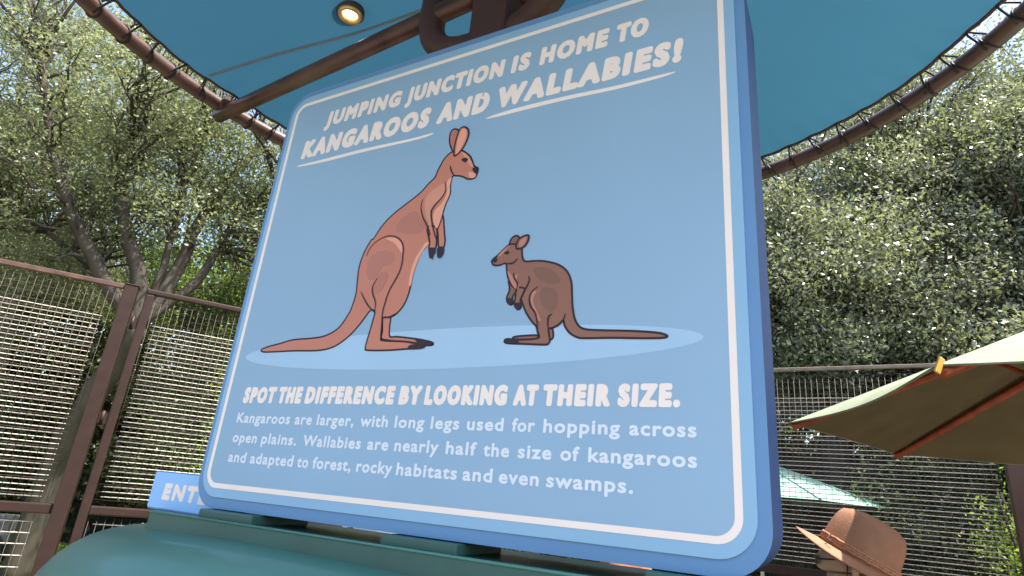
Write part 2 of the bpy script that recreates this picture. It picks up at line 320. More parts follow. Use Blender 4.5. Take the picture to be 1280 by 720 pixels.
# ------------------------------------------------------------------ ground
g = MB(); S = 1500
g.add([(-S,-S,-.02),(S,-S,-.02),(S,S,-.02),(-S,S,-.02)], [(0,1,2,3)]); kind(g.build('ground', M['earth']), 'structure')
g = MB(); g.add([(-3.2,-8,-.012),(9,-8,-.012),(9,1.5,-.012),(3.6,4.6,-.012),(.63,6.5,-.012),(-5.5,3.4,-.012),(-12,.1,-.012),(-12,-8,-.012)], [tuple(range(8))])
kind(g.build('paved_path', M['concrete']), 'structure')
g = MB(); g.add([(-16,5,-.012),(-5.3,4.0,-.012),(-2.5,5.6,-.012),(-4,13,-.012),(-14,14,-.012)], [tuple(range(5))]); kind(g.build('lawn', M['grass']), 'structure')
# tufts on the lawn
N = 26000; gx = RNG.uniform(-11, -3.2, N); gy = RNG.uniform(5.6, 12.5, N); gh = RNG.uniform(.04,.12,N); ga = RNG.uniform(0,2*PI,N)
vv = np.zeros((N,3,3)); dx = np.cos(ga)*.012; dy = np.sin(ga)*.012
vv[:,0] = np.c_[gx-dx,gy-dy,np.full(N,-.012)]; vv[:,1] = np.c_[gx+dx,gy+dy,np.full(N,-.012)]; vv[:,2] = np.c_[gx+RNG.normal(0,.02,N),gy+RNG.normal(0,.02,N),gh]
def np_mesh(name, verts, per, tone, material):
    n = len(verts)//per; me = bpy.data.meshes.new(name)
    me.vertices.add(len(verts)); me.vertices.foreach_set('co', verts.astype(np.float32).ravel())
    me.loops.add(len(verts)); me.loops.foreach_set('vertex_index', np.arange(len(verts), dtype=np.int32))
    me.polygons.add(n); me.polygons.foreach_set('loop_start', np.arange(0, len(verts), per, dtype=np.int32))
    a = me.attributes.new('leaf_tone', 'FLOAT', 'FACE'); a.data.foreach_set('value', tone.astype(np.float32))
    me.materials.append(material); me.update(calc_edges=True); return me
L_grass = leaf_mat('grass_blades', (.07,.12,.015), (.20,.28,.05), .6, .35, (.30,.42,.06))
kind(link('grass', np_mesh('grass', vv.reshape(-1,3), 3, RNG.uniform(0,1,N), L_grass)), 'stuff')

# ------------------------------------------------------------------ trees
def leaves(centres, radii, counts, size, up=.6, squash=.75):
    cs = np.repeat(np.array(centres), counts, axis=0); rs = np.repeat(np.array(radii), counts)
    n = len(cs)
    p = RNG.normal(0, 1, (n,3)); p /= np.linalg.norm(p, axis=1)[:,None]
    p *= (RNG.uniform(0,1,n)**.45)[:,None]*rs[:,None]; p[:,2] *= squash; p += cs
    nr = RNG.normal(0,1,(n,3)); nr[:,2] = nr[:,2]*.8+up; nr /= np.linalg.norm(nr,axis=1)[:,None]
    t = np.cross(nr, RNG.normal(0,1,(n,3))); t /= np.linalg.norm(t,axis=1)[:,None]; w = np.cross(nr, t)
    L = size*RNG.uniform(.6,1.35,n)[:,None]; W = L*RNG.uniform(.34,.55,n)[:,None]
    v = np.empty((n,4,3)); v[:,0] = p-t*L*.5; v[:,1] = p+w*W*.5+nr*L*.07-t*L*.05; v[:,2] = p+t*L*.5; v[:,3] = p-w*W*.5+nr*L*.07-t*L*.05
    tone = np.clip(RNG.normal(.45,.30,n)+np.repeat(RNG.normal(0,.16,len(counts)), counts), 0, 1)
    return v.reshape(-1,3), tone
def wiggle(a, b, n, amp):
    a = Vector(a); b = Vector(b); out = []
    for i in range(n+1):
        t = i/n; p = a.lerp(b, t); k = amp*math.sin(PI*t)
        out.append(p+Vector((random.uniform(-k,k), random.uniform(-k,k), random.uniform(-k,k)*.6)))
    return out
def tree(label, base, limbs, blobs, nclump, nleaf, lsize, material, bark, crad=(.35,.75), trunk_r=.18, shell=.45, up=.30, group='trees beyond the fence', gap=0.0, name='leafy_tree', twigs=True, cat='tree'):
    """limbs: polylines with (pts, r0, r1); blobs: (centre, radii, weight)"""
    t = thing(name, label, cat, tuple(base), 0, group); inv = Vector(base)
    loc = lambda p: Vector(p)-inv
    allpts = []
    for k, (pts, r0, r1) in enumerate(limbs):
        q = smooth_path([tuple(p) for p in pts], closed=False, n=4)
        q = [Vector(p)+Vector((random.uniform(-1,1), random.uniform(-1,1), 0))*min(r0,.05)*.5 for p in q]
        rr = [r0+(r1-r0)*i/(len(q)-1) for i in range(len(q))]
        m = MB(); m.tube([loc(p) for p in q], rr, 8); m.build('trunk' if k == 0 else 'limb', bark, t)
        if k or len(limbs) == 1: allpts += [(Vector(p), rr[i]) for i, p in enumerate(q) if i > len(q)*.3]
    cs, rs, ct = [], [], []
    wsum = sum(b[2] for b in blobs)
    for (c, R, w) in blobs:
        for _ in range(int(nclump*w/wsum)):
            d = Vector(RNG.normal(0,1,3)).normalized(); k = random.random()**shell
            p = Vector(c)+Vector((d.x*R[0], d.y*R[1], d.z*R[2]))*k
            if p.z < .3: continue
            cs.append(p); r = random.uniform(*crad); rs.append(r); ct.append(int(nleaf*random.uniform(.6,1.4)*(r/.55)**2))
    if twigs:
        m = MB(); arr = np.array([p[:] for p, _ in allpts])
        for p in cs:
            i = int(np.argmin(np.linalg.norm(arr-np.array(p[:])-np.array((0,0,-.5)), axis=1))); a, r = allpts[i]
            q = wiggle(loc(a), loc(p), 5, .10*(a-p).length); r = min(r, .010+.012*(a-p).length)
            m.tube(q, [r*(1-.8*k/5) for k in range(6)], 5)
            for _ in range(2):
                e = loc(p)+Vector(RNG.normal(0,.22,3))
                m.tube(wiggle(q[3], e, 3, .08), [.009,.007,.005,.003], 4)
        kind(m.build('twigs', bark, t), 'stuff')
    v, tone = leaves([list(p) for p in cs], rs, ct, lsize, up)
    v -= np.array(base)[None,:]
    link('crown', np_mesh('crown', v, 4, tone, material), t)
    return t
def P(az, d, z):   # azimuth in degrees right of straight ahead, distance
    return Vector((math.sin(math.radians(az))*d, math.cos(math.radians(az))*d, z))
# left multi-stemmed tree, forking just above the fence top
bz = Vector((-5.75,8.3,0)); fk = Vector((-4.80,7.62,3.3))
tree('many-stemmed olive green tree forking just above the left fence panel', bz,
     [([bz, (-5.55,8.1,1.6), (-5.1,7.8,2.7), fk],.19,.13),
      ([fk,(-5.21,7.33,3.8),(-5.84,6.85,4.9),(-6.3,6.4,6.4)],.12,.04),
      ([fk,(-4.95,7.5,4.0),(-5.31,7.26,4.9),(-5.6,7.3,6.8),(-5.5,7.5,8.2)],.12,.035),
      ([fk,(-4.62,7.75,4.0),(-4.50,7.85,5.0),(-4.3,8.3,6.4),(-4.0,8.6,7.8)],.11,.035),
      ([fk,(-4.35,7.95,4.1),(-4.1,8.1,5.2),(-3.3,8.2,6.3),(-2.6,8.4,7.2)],.07,.025),
      ([fk,(-4.75,7.7,4.5),(-4.9,7.9,6.0),(-4.8,8.4,8.0)],.06,.02),
      ([fk,(-5.6,7.6,4.0),(-6.8,7.2,4.8),(-7.8,6.9,5.6)],.06,.02)],
     [((-5.0,7.6,6.2),(2.5,1.9,2.1),1.0),((-6.6,6.9,5.0),(1.7,1.5,1.4),.45),((-3.3,8.5,5.6),(1.5,1.4,1.9),.38),((-6.5,7,7.2),(1.8,1.8,1.4),.35)],
     420, 340, .056, L_olive, M['bark'], crad=(.25,.6), shell=.6)
b2 = Vector((-8.6,10.2,0))
tree('tall olive tree at far left behind the many-stemmed one', b2,
     [([b2,(-8.5,10.1,2.5),(-8.6,10,5)],.22,.15),([(-8.6,10,5),(-9.4,9.8,7),(-9.8,9.7,9)],.1,.04),([(-8.6,10,5),(-7.7,10.2,7),(-7.2,10,9)],.1,.04),([(-8.6,10,4.5),(-8.4,9.4,7.4),(-8.6,9.3,9.6)],.1,.04)],
     [((-8.4,10,7.3),(2.8,2.4,2.7),1),((-10.5,9,6.0),(1.8,1.8,1.9),.4),((-7.8,9.5,4.6),(2.2,1.4,1.2),.3)], 300, 250, .065, L_olive, M['bark_pale'], crad=(.35,.7), shell=.6)
b3 = Vector((-4.6,12.3,0))
tree('bright lime green tree glowing behind the gate', b3,
     [([b3,(-4.6,12.2,3),(-4.7,12.2,4.2)],.17,.12),([(-4.7,12.2,4.2),(-5.6,12,6),(-6,12,7.5)],.07,.03),([(-4.7,12.2,4.2),(-3.9,12.2,5.8),(-3.4,12,7.4)],.07,.03)],
     [((-5.0,12,5.3),(3.0,1.6,2.8),1),((-2.6,12.2,5.6),(1.6,1.4,2.2),.3)], 260, 260, .075, L_lime, M['bark'], crad=(.4,.8), shell=.5)
b4 = Vector((5.0,9.3,0))
tree('dense glossy-leaved oak filling the right side above the fence', b4,
     [([b4,(5.0,9.2,2.0),(5.1,9.0,3.2)],.30,.22),([(5.1,9.0,3.2),(6.0,8.3,4.3),(7.0,7.8,5.2),(8.1,7.4,5.6)],.15,.05),([(5.1,9.0,3.2),(4.6,8.4,4.8),(4.2,8.1,6.4)],.13,.05),
      ([(5.1,9.0,3.2),(5.7,8.9,5.2),(6.4,8.8,7.2)],.14,.05),([(5.1,9.0,3.2),(4.0,9.0,5.0),(3.0,9.2,6.2)],.1,.04),([(5.1,9.0,3.2),(6.2,7.8,3.7),(6.9,7.0,3.9)],.08,.03)],
     [((5.6,9.2,6.4),(3.1,1.6,2.9),1.2),((7.8,8.2,6.2),(2.2,1.4,2.6),.7),((3.3,9.4,6.0),(1.5,1.3,2.4),.35),((5.2,8.2,5.0),(2.8,1.2,1.5),.7),((7.2,6.9,3.5),(1.9,.9,.85),.32),((3.9,9.2,3.9),(1.6,.9,.9),.2),((7.6,8.8,8.2),(2.2,1.5,1.6),.45)],
     880, 430, .070, L_oak, M['bark'], crad=(.3,.65), shell=.45, up=.30, name='oak_tree')
b5 = Vector((9.6,8.8,0))
tree('second glossy oak at the right edge behind the sage umbrella', b5,
     [([b5,(9.5,8.7,2.6),(9.4,8.6,3.6)],.26,.18),([(9.4,8.6,3.6),(8.6,8.2,5.4),(8.2,8,7)],.1,.04),([(9.4,8.6,3.6),(10.4,8.2,5.6),(10.8,8,7.4)],.1,.04)],
     [((9.4,8.4,7.0),(2.7,2.2,3.6),1.3),((8.4,8.0,3.5),(1.6,1.5,1.1),.25)], 400, 430, .078, L_oak, M['bark'], crad=(.4,.8), shell=.5, up=.30, name='oak_tree')
b6 = Vector((.6,13.5,0))
tree('wide oak straight behind the big blue sign', b6,
     [([b6,(.6,13.4,2.4),(.6,13.4,3.4)],.28,.2),([(.6,13.4,3.4),(-.8,13,5.4),(-1.5,13,7)],.1,.04),([(.6,13.4,3.4),(1.9,13,5.6),(2.4,13,7.2)],.1,.04)],
     [((.4,13.2,5.6),(3.2,2.4,2.9),1)], 260, 260, .10, L_oak, M['bark'], crad=(.5,.9), shell=.5, name='oak_tree')

# shrubs along the far side of the fence, each its own plant
def shrub(label, x, y, h, r, nl, size, material, up=.5):
    b = Vector((x,y,0)); st = []
    for k in range(5):
        a = 2*PI*k/5+random.random(); st.append(([b, b+Vector((math.cos(a)*r*.3, math.sin(a)*r*.3, h*.45)), b+Vector((math.cos(a)*r*.6, math.sin(a)*r*.6, h*.9))], .03, .008))
    t = tree(label, b, st, [(b+Vector((0,0,h*.55)), (r, r*.8, h*.5), 1)], int(34*r*h), nl*7, size, material, M['bark'], crad=(.22,.45), shell=.5, up=up,
             group='shrubs on the far side of the fence', name='shrub', twigs=False, cat='shrub')
    return t
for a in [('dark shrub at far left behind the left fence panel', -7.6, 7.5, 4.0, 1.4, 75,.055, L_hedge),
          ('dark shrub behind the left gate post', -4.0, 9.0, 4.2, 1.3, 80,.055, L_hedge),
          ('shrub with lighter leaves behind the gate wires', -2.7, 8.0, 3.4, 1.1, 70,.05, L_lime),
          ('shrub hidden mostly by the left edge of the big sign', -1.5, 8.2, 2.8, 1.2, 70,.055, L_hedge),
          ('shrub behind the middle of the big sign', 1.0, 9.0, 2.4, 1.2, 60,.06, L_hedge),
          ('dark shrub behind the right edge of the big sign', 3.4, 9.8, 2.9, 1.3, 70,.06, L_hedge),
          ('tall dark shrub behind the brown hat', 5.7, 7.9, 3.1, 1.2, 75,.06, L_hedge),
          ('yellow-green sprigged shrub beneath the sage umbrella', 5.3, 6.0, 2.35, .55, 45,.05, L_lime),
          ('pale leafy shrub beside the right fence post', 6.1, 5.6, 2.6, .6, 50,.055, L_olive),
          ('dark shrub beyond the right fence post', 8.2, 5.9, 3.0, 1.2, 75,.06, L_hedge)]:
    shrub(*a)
# woodland far behind, read as one mass
nc = 1500; az_ = RNG.uniform(-68, 66, nc); dd = RNG.uniform(15.5, 19, nc); hz = RNG.uniform(.5, 6.2, nc)
bc = np.c_[np.sin(np.radians(az_))*dd, np.cos(np.radians(az_))*dd, hz]
v, tone = leaves(bc, RNG.uniform(.6,1.2,nc), [190]*nc, .19, .3)
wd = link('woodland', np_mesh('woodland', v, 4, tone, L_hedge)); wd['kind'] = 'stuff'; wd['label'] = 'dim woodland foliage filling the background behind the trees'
# added dark backdrop wall standing in for deep shade far behind the shrubs
def wall_panels(pts, h, label):
    t = thing('shade_backdrop', label, 'fence', (pts[0][0], pts[0][1], 0))
    for a, b in zip(pts, pts[1:]):
        d = Vector((b[0]-a[0], b[1]-a[1], 0)); n = int(d.length/2.4)
        for i in range(n):
            p = Vector((a[0],a[1],0))+d*(i/n)-t.location; q = Vector((a[0],a[1],0))+d*((i+1)/n-.004)-t.location; w = d.cross(Vector((0,0,1))).normalized()*.03
            m = MB(); m.add([p-w,q-w,q+w,p+w]+[v+Vector((0,0,h)) for v in (p-w,q-w,q+w,p+w)], [(0,3,2,1),(4,5,6,7),(0,1,5,4),(1,2,6,5),(2,3,7,6),(3,0,4,7)])
            m.build('panel', M['wall_dark'], t)
wall_panels([(-13.5,9.5),(-9,13.4),(-3,15.5),(5,14.2),(11,11.5),(14,6)], 3.1, 'long added dark backdrop wall standing in for shade far behind the shrubs')

# ------------------------------------------------------------------ wire fence and gate
def frame_of(P0, d):
    return Vector((P0[0], P0[1], 0)), math.atan2(d[1], d[0])
def hbar(m, s0, s1, z, r, y=0, n=6): m.tube([(s0,y,z),(s1,y,z)], r, n)
def wire_me(length, r, seed):
    rnd = random.Random(seed); m = MB(); k = 6
    m.tube([(length*i/k, rnd.uniform(-.0015,.0015), rnd.uniform(-.0012,.0012)) for i in range(k+1)], r, 4); return m.mesh('wire', M['wire'])
def wire_panel(root, s0, s1, zt, zm, lower=True, top_rail=True, seed=1):
    """brown woven mesh edge to edge, bright wires inset, one part each"""
    meshes = [wire_me(s1-s0-.08, .0036, seed*10+i) for i in range(3)]
    z = zt-.235; i = 0
    while z > zm+.03:
        o = link('wire', meshes[i % 3], root, (s0+.04, .012, z)); z -= .035; i += 1
    m = MB(); x = s0+.012
    while x < s1: hbar_v(m, x, zm, zt-.02); x += .045
    z = zt-.045
    while z > zm+.03: m.tube([(s0,.004,z),(s1,.004,z)], .0016, 4); z -= .0525
    kind(m.build('woven_mesh', M['wire_dark'], root), 'stuff')
    if lower:
        m = MB(); x = s0+.012
        while x < s1: hbar_v(m, x, .08, zm-.07); x += .05
        kind(m.build('lower_mesh', M['wire_dark'], root), 'stuff')
        z = zm-.12
        while z > .1: link('wire', meshes[i % 3], root, (s0+.04, .012, z)); z -= .07; i += 1
def hbar_v(m, x, z0, z1): m.tube([(x,0,z0),(x,0,z1)], .0019, 4)
LP, LR = frame_of((-2.95,4.455), (.891,.454))
f = thing('wire_fence', 'brown wire fence panel left of the tall brown gate post', 'fence', LP, LR, 'wire fence panels round the enclosure')
m = MB(); m.bbox((-3.4,-.018,2.868),(-.04,.018,2.905),.006); m.build('top_rail', M['brown_pipe'], f)
m = MB(); m.bbox((-3.4,-.025,1.235),(-.04,.025,1.30),.008); m.build('middle_rail', M['brown'], f)
m = MB(); m.bbox((-3.4,-.02,.05),(-.04,.02,.10),.008); m.build('bottom_rail', M['brown'], f)
m = MB(); m.bbox((-3.46,-.05,0),(-3.36,.05,2.93),.008); m.build('post', M['brown'], f)
wire_panel(f, -3.34, -.085, 2.87, 1.30, seed=1)
gp = thing('gate_post', 'thick brown square post between the left fence panel and gate', 'post', LP, LR)
m = MB(); m.bbox((-.036,-.055,0),(.056,.055,2.895),.007); m.build('shaft', M['brown'], gp)
m = MB(); m.bbox((-.040,-.059,2.8955),(.060,.059,2.905),.003); m.build('cap', M['brown'], gp)
for z in (2.62,1.9,.7):
    m = MB(); m.tube([(.080,.0,z-.05),(.080,.0,z+.05)], .014, 10); m.box((.057,-.008,z-.04),(.075,.008,z+.04)); m.box((.087,-.008,z-.04),(.113,.008,z+.04)); m.build('hinge', M['brown'], gp)
gt = thing('wire_gate', 'brown framed wire gate right of the tall post, partly behind the sign', 'gate', LP, LR)
for a, b, nm in (((.114,-.022,.06),(.174,.022,2.862),'stile'),((1.55,-.022,.06),(1.61,.022,2.862),'stile'),((.114,-.025,2.863),(1.61,.025,2.905),'top_rail'),
                 ((.1745,-.022,1.245),(1.5495,.022,1.305),'middle_rail'),((.1745,-.022,.06),(1.5495,.022,.12),'bottom_rail')):
    m = MB(); m.bbox(a, b, .010); m.build(nm, M['brown'], gt)
wire_panel(gt, .175, 1.549, 2.86, 1.305, seed=2)
f = thing('wire_fence', 'brown wire fence panel running behind the big blue sign', 'fence', LP, LR, 'wire fence panels round the enclosure')
for x in (1.64, 3.96):
    m = MB(); m.bbox((x,-.05,0),(x+.1,.05,2.93),.008); m.build('post', M['brown'], f)
for z0, z1, nm in ((2.868,2.905,'top_rail'),(1.235,1.30,'middle_rail'),(.05,.10,'bottom_rail')):
    m = MB(); m.bbox((1.74,-.018,z0),(3.96,.018,z1),.006); m.build(nm, M['brown'], f)
wire_panel(f, 1.75, 3.95, 2.87, 1.30, seed=3)
RP, RR = frame_of((3.28,4.58), (.844,-.536))
f = thing('wire_fence', 'brown wire fence panel behind the brown hat and sage umbrella', 'fence', RP, RR, 'wire fence panels round the enclosure')
m = MB(); m.bbox((-3.0,-.018,2.872),(.43,.018,2.902),.006); m.build('top_rail', M['rail_tan'], f)
for z0, z1, nm in ((1.235,1.30,'middle_rail'),(.05,.10,'bottom_rail')):
    m = MB(); m.bbox((-3.0,-.02,z0),(.43,.02,z1),.006); m.build(nm, M['brown'], f)
m = MB(); m.bbox((.432,-.055,0),(.545,.055,2.93),.008); m.build('post', M['dark_brown'], f)
wire_panel(f, -2.95, .425, 2.872, 1.30, seed=4)
f = thing('wire_fence', 'brown wire fence panel right of the dark fence post', 'fence', RP, RR, 'wire fence panels round the enclosure')
m = MB(); m.bbox((.55,-.018,2.872),(3.4,.018,2.902),.006); m.build('top_rail', M['brown_pipe'], f)
m = MB(); m.bbox((.55,-.02,1.235),(3.4,.02,1.30),.006); m.build('middle_rail', M['brown'], f)
m = MB(); m.bbox((3.4,-.05,0),(3.5,.05,2.93),.008); m.build('post', M['brown'], f)
wire_panel(f, .555, 3.39, 2.872, 1.30, seed=5)

# ------------------------------------------------------------------ kiosk body (local x along the sign, -y towards the viewer)
SP = Vector((0,1.35,0)); SR = math.atan2(-.49593069, .86836211)
kio = thing('kiosk', 'rounded glossy green kiosk body with a flat ledge under the big sign', 'kiosk', SP, SR)
def hood():
    nu, nv = 120, 60; vs = []; u0, y0, a, b, p = -.693, .171, 1.081, .496, 2.037
    for j in range(nv+1):
        r = 1-(1-j/nv)**1.6
        for i in range(nu):
            th = 2*PI*i/nu; c, s_ = math.cos(th), math.sin(th)
            q = (abs(c)**p+abs(s_)**p)**(-1/p); x = u0+(a if c < 0 else 1.62)*r*q*c; y = y0+b*r*q*s_
            z = 1.444-1.046*(1-(max(0, 1-r**4.966))**(1/4.966))
            vs.append((x,y,z))
    fs = [(j*nu+i, j*nu+(i+1) % nu, (j+1)*nu+(i+1) % nu, (j+1)*nu+i) for j in range(nv) for i in range(nu)]
    m = MB(); m.add(vs, fs, 0, True); ring = vs[nv*nu:]
    prof = [(1.0,0),(1.012,-.02),(1.0,-.04),(.86,-.06),(.84,-.12),(.84,-.34),(.86,-.41)]
    v2 = []
    for k, dz in prof: v2 += [(u0+(x-u0)*k, y0+(y-y0)*k, z+dz) for x,y,z in ring]
    m.add(v2, [(j*nu+(i+1) % nu, j*nu+i, (j+1)*nu+i, (j+1)*nu+(i+1) % nu)[::-1] for j in range(len(prof)-1) for i in range(nu)], 0, True)
    return m
hood().build('rounded_body', M['green'], kio)
m = MB(); m.prism([(-1.085,-.05),(.74,-.05),(.74,.30),(-1.22,.30),(-1.22,.06)], 1.40, 1.479, axis='z'); 
m.build('ledge', M['green_dark'], kio)
m = MB(); m.tube([(-1.085,-.0505,1.4805),(.74,-.0505,1.4805)], .0035, 8); m.build('ledge_lip', M['green'], kio)
for u0, u1 in ((-.905,-.690),(-.262,-.058),(.34,.52)):
    m = MB(); m.bbox((u0,-.028,1.4792),(u1,.17,1.5035),.004); m.build('support_block', M['green_dark'], kio)

# ------------------------------------------------------------------ the big sign
sg = thing('information_sign', 'large light blue rounded sign with kangaroo and wallaby drawings on the kiosk', 'sign', SP, SR)
m = MB(); m.prism(rrect(-.979,1.506,.552,2.902,.085,10), 0, .026, 0, side=1); m.build('back_board', [M['sign_edge'], M['sign_side']], sg)
m = MB(); m.prism(rrect(-.80,1.508,.550,2.900,.083,10), .0265, .205, 0); m.build('sign_box', M['sign_side'], sg)
m = MB(); m.prism(rrect(-.960,1.535,.529,2.878,.072,10), -.004, -.0002, 0); m.build('face_panel', M['sign_rim'], sg)
m = MB(); m.sheet(rrect(-.936,1.566,.499,2.846,.042,10), -.0046); m.build('printed_field', M['sign_field'], sg)
o_, i_ = rrect(-.942,1.559,.506,2.852,.048,10), rrect(-.929,1.572,.492,2.839,.036,10); k = len(o_)
m = MB(); m.add([(a[0],-.0048,a[1]) for a in o_]+[(a[0],-.0048,a[1]) for a in i_], [(i, (i+1) % k, k+(i+1) % k, k+i) for i in range(k)]); m.build('border_line', M['cream'], sg)
# pale oval under the animals
el = [(-.226+.671*math.cos(a), 1.9345+.0505*math.sin(a)) for a in [2*PI*i/90 for i in range(90)]]
m = MB(); m.sheet(el, -.0048); m.build('ground_oval', M['oval'], sg)
keys = ['C1','C2','C3','C4','C5','D1','D2','D3','K']; amats = [A[k] for k in keys]
for grp, nm, lw in (('K','kangaroo_drawing',.0050),('W','wallaby_drawing',.0050)):
    m = MB(); y = -.0049
    for (pn, typ, col, pts) in ART[grp]:
        p = [(a/1e4, b/1e4) for a, b in pts]; y -= .00007
        if typ == 'line': m.ribbon(smooth_path(p, False, 5), lw*.85, y, keys.index('K'), taper=True); continue
        q = smooth_path(p, True, 5); m.sheet(q, y, keys.index(col))
        if typ == 'fill': y -= .00007; m.ribbon(q, lw, y, keys.index('K'), closed=True)
    m.build(nm, amats, sg)
# lettering
def word_mesh(m, txt, u0, u1, v, cap, fat, shear, space, y, mi=0):
    """one word as flat print; fat = rounded thickening of every stroke, in metres on the sign"""
    c = bpy.data.curves.new('t', 'FONT'); c.body = txt; c.shear = shear; c.space_character = space; c.resolution_u = 3
    o = bpy.data.objects.new('t', c); C.objects.link(o); bpy.context.view_layer.update()
    me = bpy.data.meshes.new_from_object(o.evaluated_get(bpy.context.evaluated_depsgraph_get()))
    co = np.empty(len(me.vertices)*3); me.vertices.foreach_get('co', co); co = co.reshape(-1,3)
    x0, x1 = co[:,0].min(), co[:,0].max(); sx = (u1-u0-2*fat)/(x1-x0); sy = (cap-2*fat)/CAP
    vs = [(u0+fat+(p[0]-x0)*sx, y, v+fat+p[1]*sy) for p in co]
    m.add(vs, [tuple(p.vertices) for p in me.polygons], mi)
    if fat > 0:
        use = {}
        for p in me.polygons:
            for k in p.edge_keys: use[k] = use.get(k, 0)+1
        rnd = random.Random(len(txt)*7+int(u0*1000)); seen = set()
        for k, n_ in use.items():
            if n_ != 1: continue
            a, b_ = Vector(vs[k[0]]), Vector(vs[k[1]]); d = b_-a
            if d.length < 1e-6: continue
            w = Vector((-d.z, 0, d.x)).normalized()*fat; yy = Vector((0, -rnd.uniform(.00004,.00022), 0))
            m.add([a-w+yy, b_-w+yy, b_+w+yy, a+w+yy], [(0,1,2,3)], mi)
            for q in k:
                kk = (round(vs[q][0],5), round(vs[q][2],5))
                if kk in seen: continue
                seen.add(kk); yy2 = -rnd.uniform(.00004,.00022)
                m.add([(vs[q][0]+fat*math.cos(2*PI*h/10), y+yy2, vs[q][2]+fat*math.sin(2*PI*h/10)) for h in range(10)], [tuple(range(10))], mi)
    bpy.data.objects.remove(o); bpy.data.curves.remove(c); bpy.data.meshes.remove(me)
def cap_height():
    c = bpy.data.curves.new('t', 'FONT'); c.body = 'H'; o = bpy.data.objects.new('t', c); C.objects.link(o); bpy.context.view_layer.update()
    h = o.dimensions.y; bpy.data.objects.remove(o); return h
CAP = cap_height()
style = {'head1': (.059,.0052,.14,1.30,'heading_word',M['cream']), 'head2': (.070,.0066,.14,1.32,'heading_word',M['cream']),
         'spot': (.047,.0044,.06,1.34,'heading_word',M['cream']),
         'b1': (.0290,.0013,0,1.12,'body_word',M['white_print']), 'b2': (.0290,.0013,0,1.12,'body_word',M['white_print']), 'b3': (.0290,.0013,0,1.12,'body_word',M['white_print'])}
for nm, v, words in WORDS:
    cap, off, sh, spc, pn, mt = style[nm]
    for w, a, b in words:
        m = MB(); word_mesh(m, w, a, b, v+(.002 if nm[0] != 'b' else 0), cap, off, sh, spc, -.0049); m.build(pn, mt, sg)
for p in SWASH:
    m = MB(); m.sheet(smooth_path([(a/1e4, b/1e4) for a, b in p], True, 4), -.0049); m.build('underline', M['cream'], sg)
# small entrance sign behind the left edge
es = thing('entrance_sign', 'small bright blue sign reading ENTER standing on the green ledge', 'sign', SP, SR)
m = MB(); m.prism(rrect(-1.232,1.4795,-.80,1.590,.010,5), .0285, .045, 0); m.build('board', M['sign_edge'], es)
m = MB(); m.prism(rrect(-1.228,1.4835,-.804,1.586,.008,5), .0265, .0284, 0); m.build('face', mat('entrance_sign_blue', (.30,.58,.95), .4, var=.02), es)
m = MB(); word_mesh(m, 'ENTER', -1.167, -.90, 1.508, .048, .0046, .06, 1.30, .0260); m.build('lettering', M['cream'], es)

# ------------------------------------------------------------------ canopy over the kiosk
CX, CY, CR = -.081, 1.505, 1.676
cn = thing('canopy', 'round teal fabric canopy laced to a brown pipe ring above the sign', 'canopy', (CX,CY,0))
ZR = 3.25
m = MB(); m.tube([(CR*math.cos(2*PI*i/120), CR*math.sin(2*PI*i/120), ZR) for i in range(120)], .033, 12, closed=True); m.build('rim_pipe', M['brown_pipe'], cn)
NL = 84; RF = 1.605
def cone_z(r): return ZR+.035+.24*(RF-r)
def fab():
    nu, nv = NL*6, 40; vs = []
    for j in range(nv+1):
        for i in range(nu):
            a = 2*PI*i/nu; e = -.005*(1-abs(math.cos(a*NL/2)))  # edge pulled out at each lacing point
            r = .05+(RF-.05+e)*j/nv; rip = .005*math.cos(a*NL)*math.exp(-(RF-r)/.10)+.006*math.sin(a*13+1.3*math.sin(a*5))*math.exp(-(RF-r)/.35); sag = -.03*math.sin(PI*j/nv)*(1-abs(math.cos(2*(a-math.radians(145)))))
            vs.append((r*math.cos(a), r*math.sin(a), cone_z(r)+sag+rip))
    fs = [(j*nu+(i+1) % nu, j*nu+i, (j+1)*nu+i, (j+1)*nu+(i+1) % nu) for j in range(nv) for i in range(nu)]
    m = MB(); m.add(vs, fs, 0, True); return m, [Vector(v) for v in vs[nv*nu:]]
fm, edge = fab(); fb = fm.build('fabric', M['teal_fabric'], cn)
m = MB(); m.tube(edge, .0075, 6, closed=True); m.build('fabric_hem', M['dark_brown'], cn)
loop = MB(); pts = []
for i in range(16):
    a = 2*PI*i/16; pts.append((.0+.036*math.cos(a)-.0, .012*math.sin(a), .036*math.sin(a)))
loop.tube(pts, .0045, 5, closed=True)
loop.tube([(-.012,-.010,.036),(-.040,-.002,.044),(-.068,.002,.046),(-.076,.004,.036),(-.068,.006,.026),(-.040,.008,.0),(-.016,.010,-.030)], .0042, 5)
lm = loop.mesh('lacing_loop', M['rope'])
for i in range(NL):
    a = 2*PI*(i+random.uniform(-.12,.12))/NL
    link('lacing_loop', lm, cn, (CR*math.cos(a), CR*math.sin(a), ZR), (random.uniform(-.35,.35), random.uniform(-.1,.1), a+random.uniform(-.22,.22)))
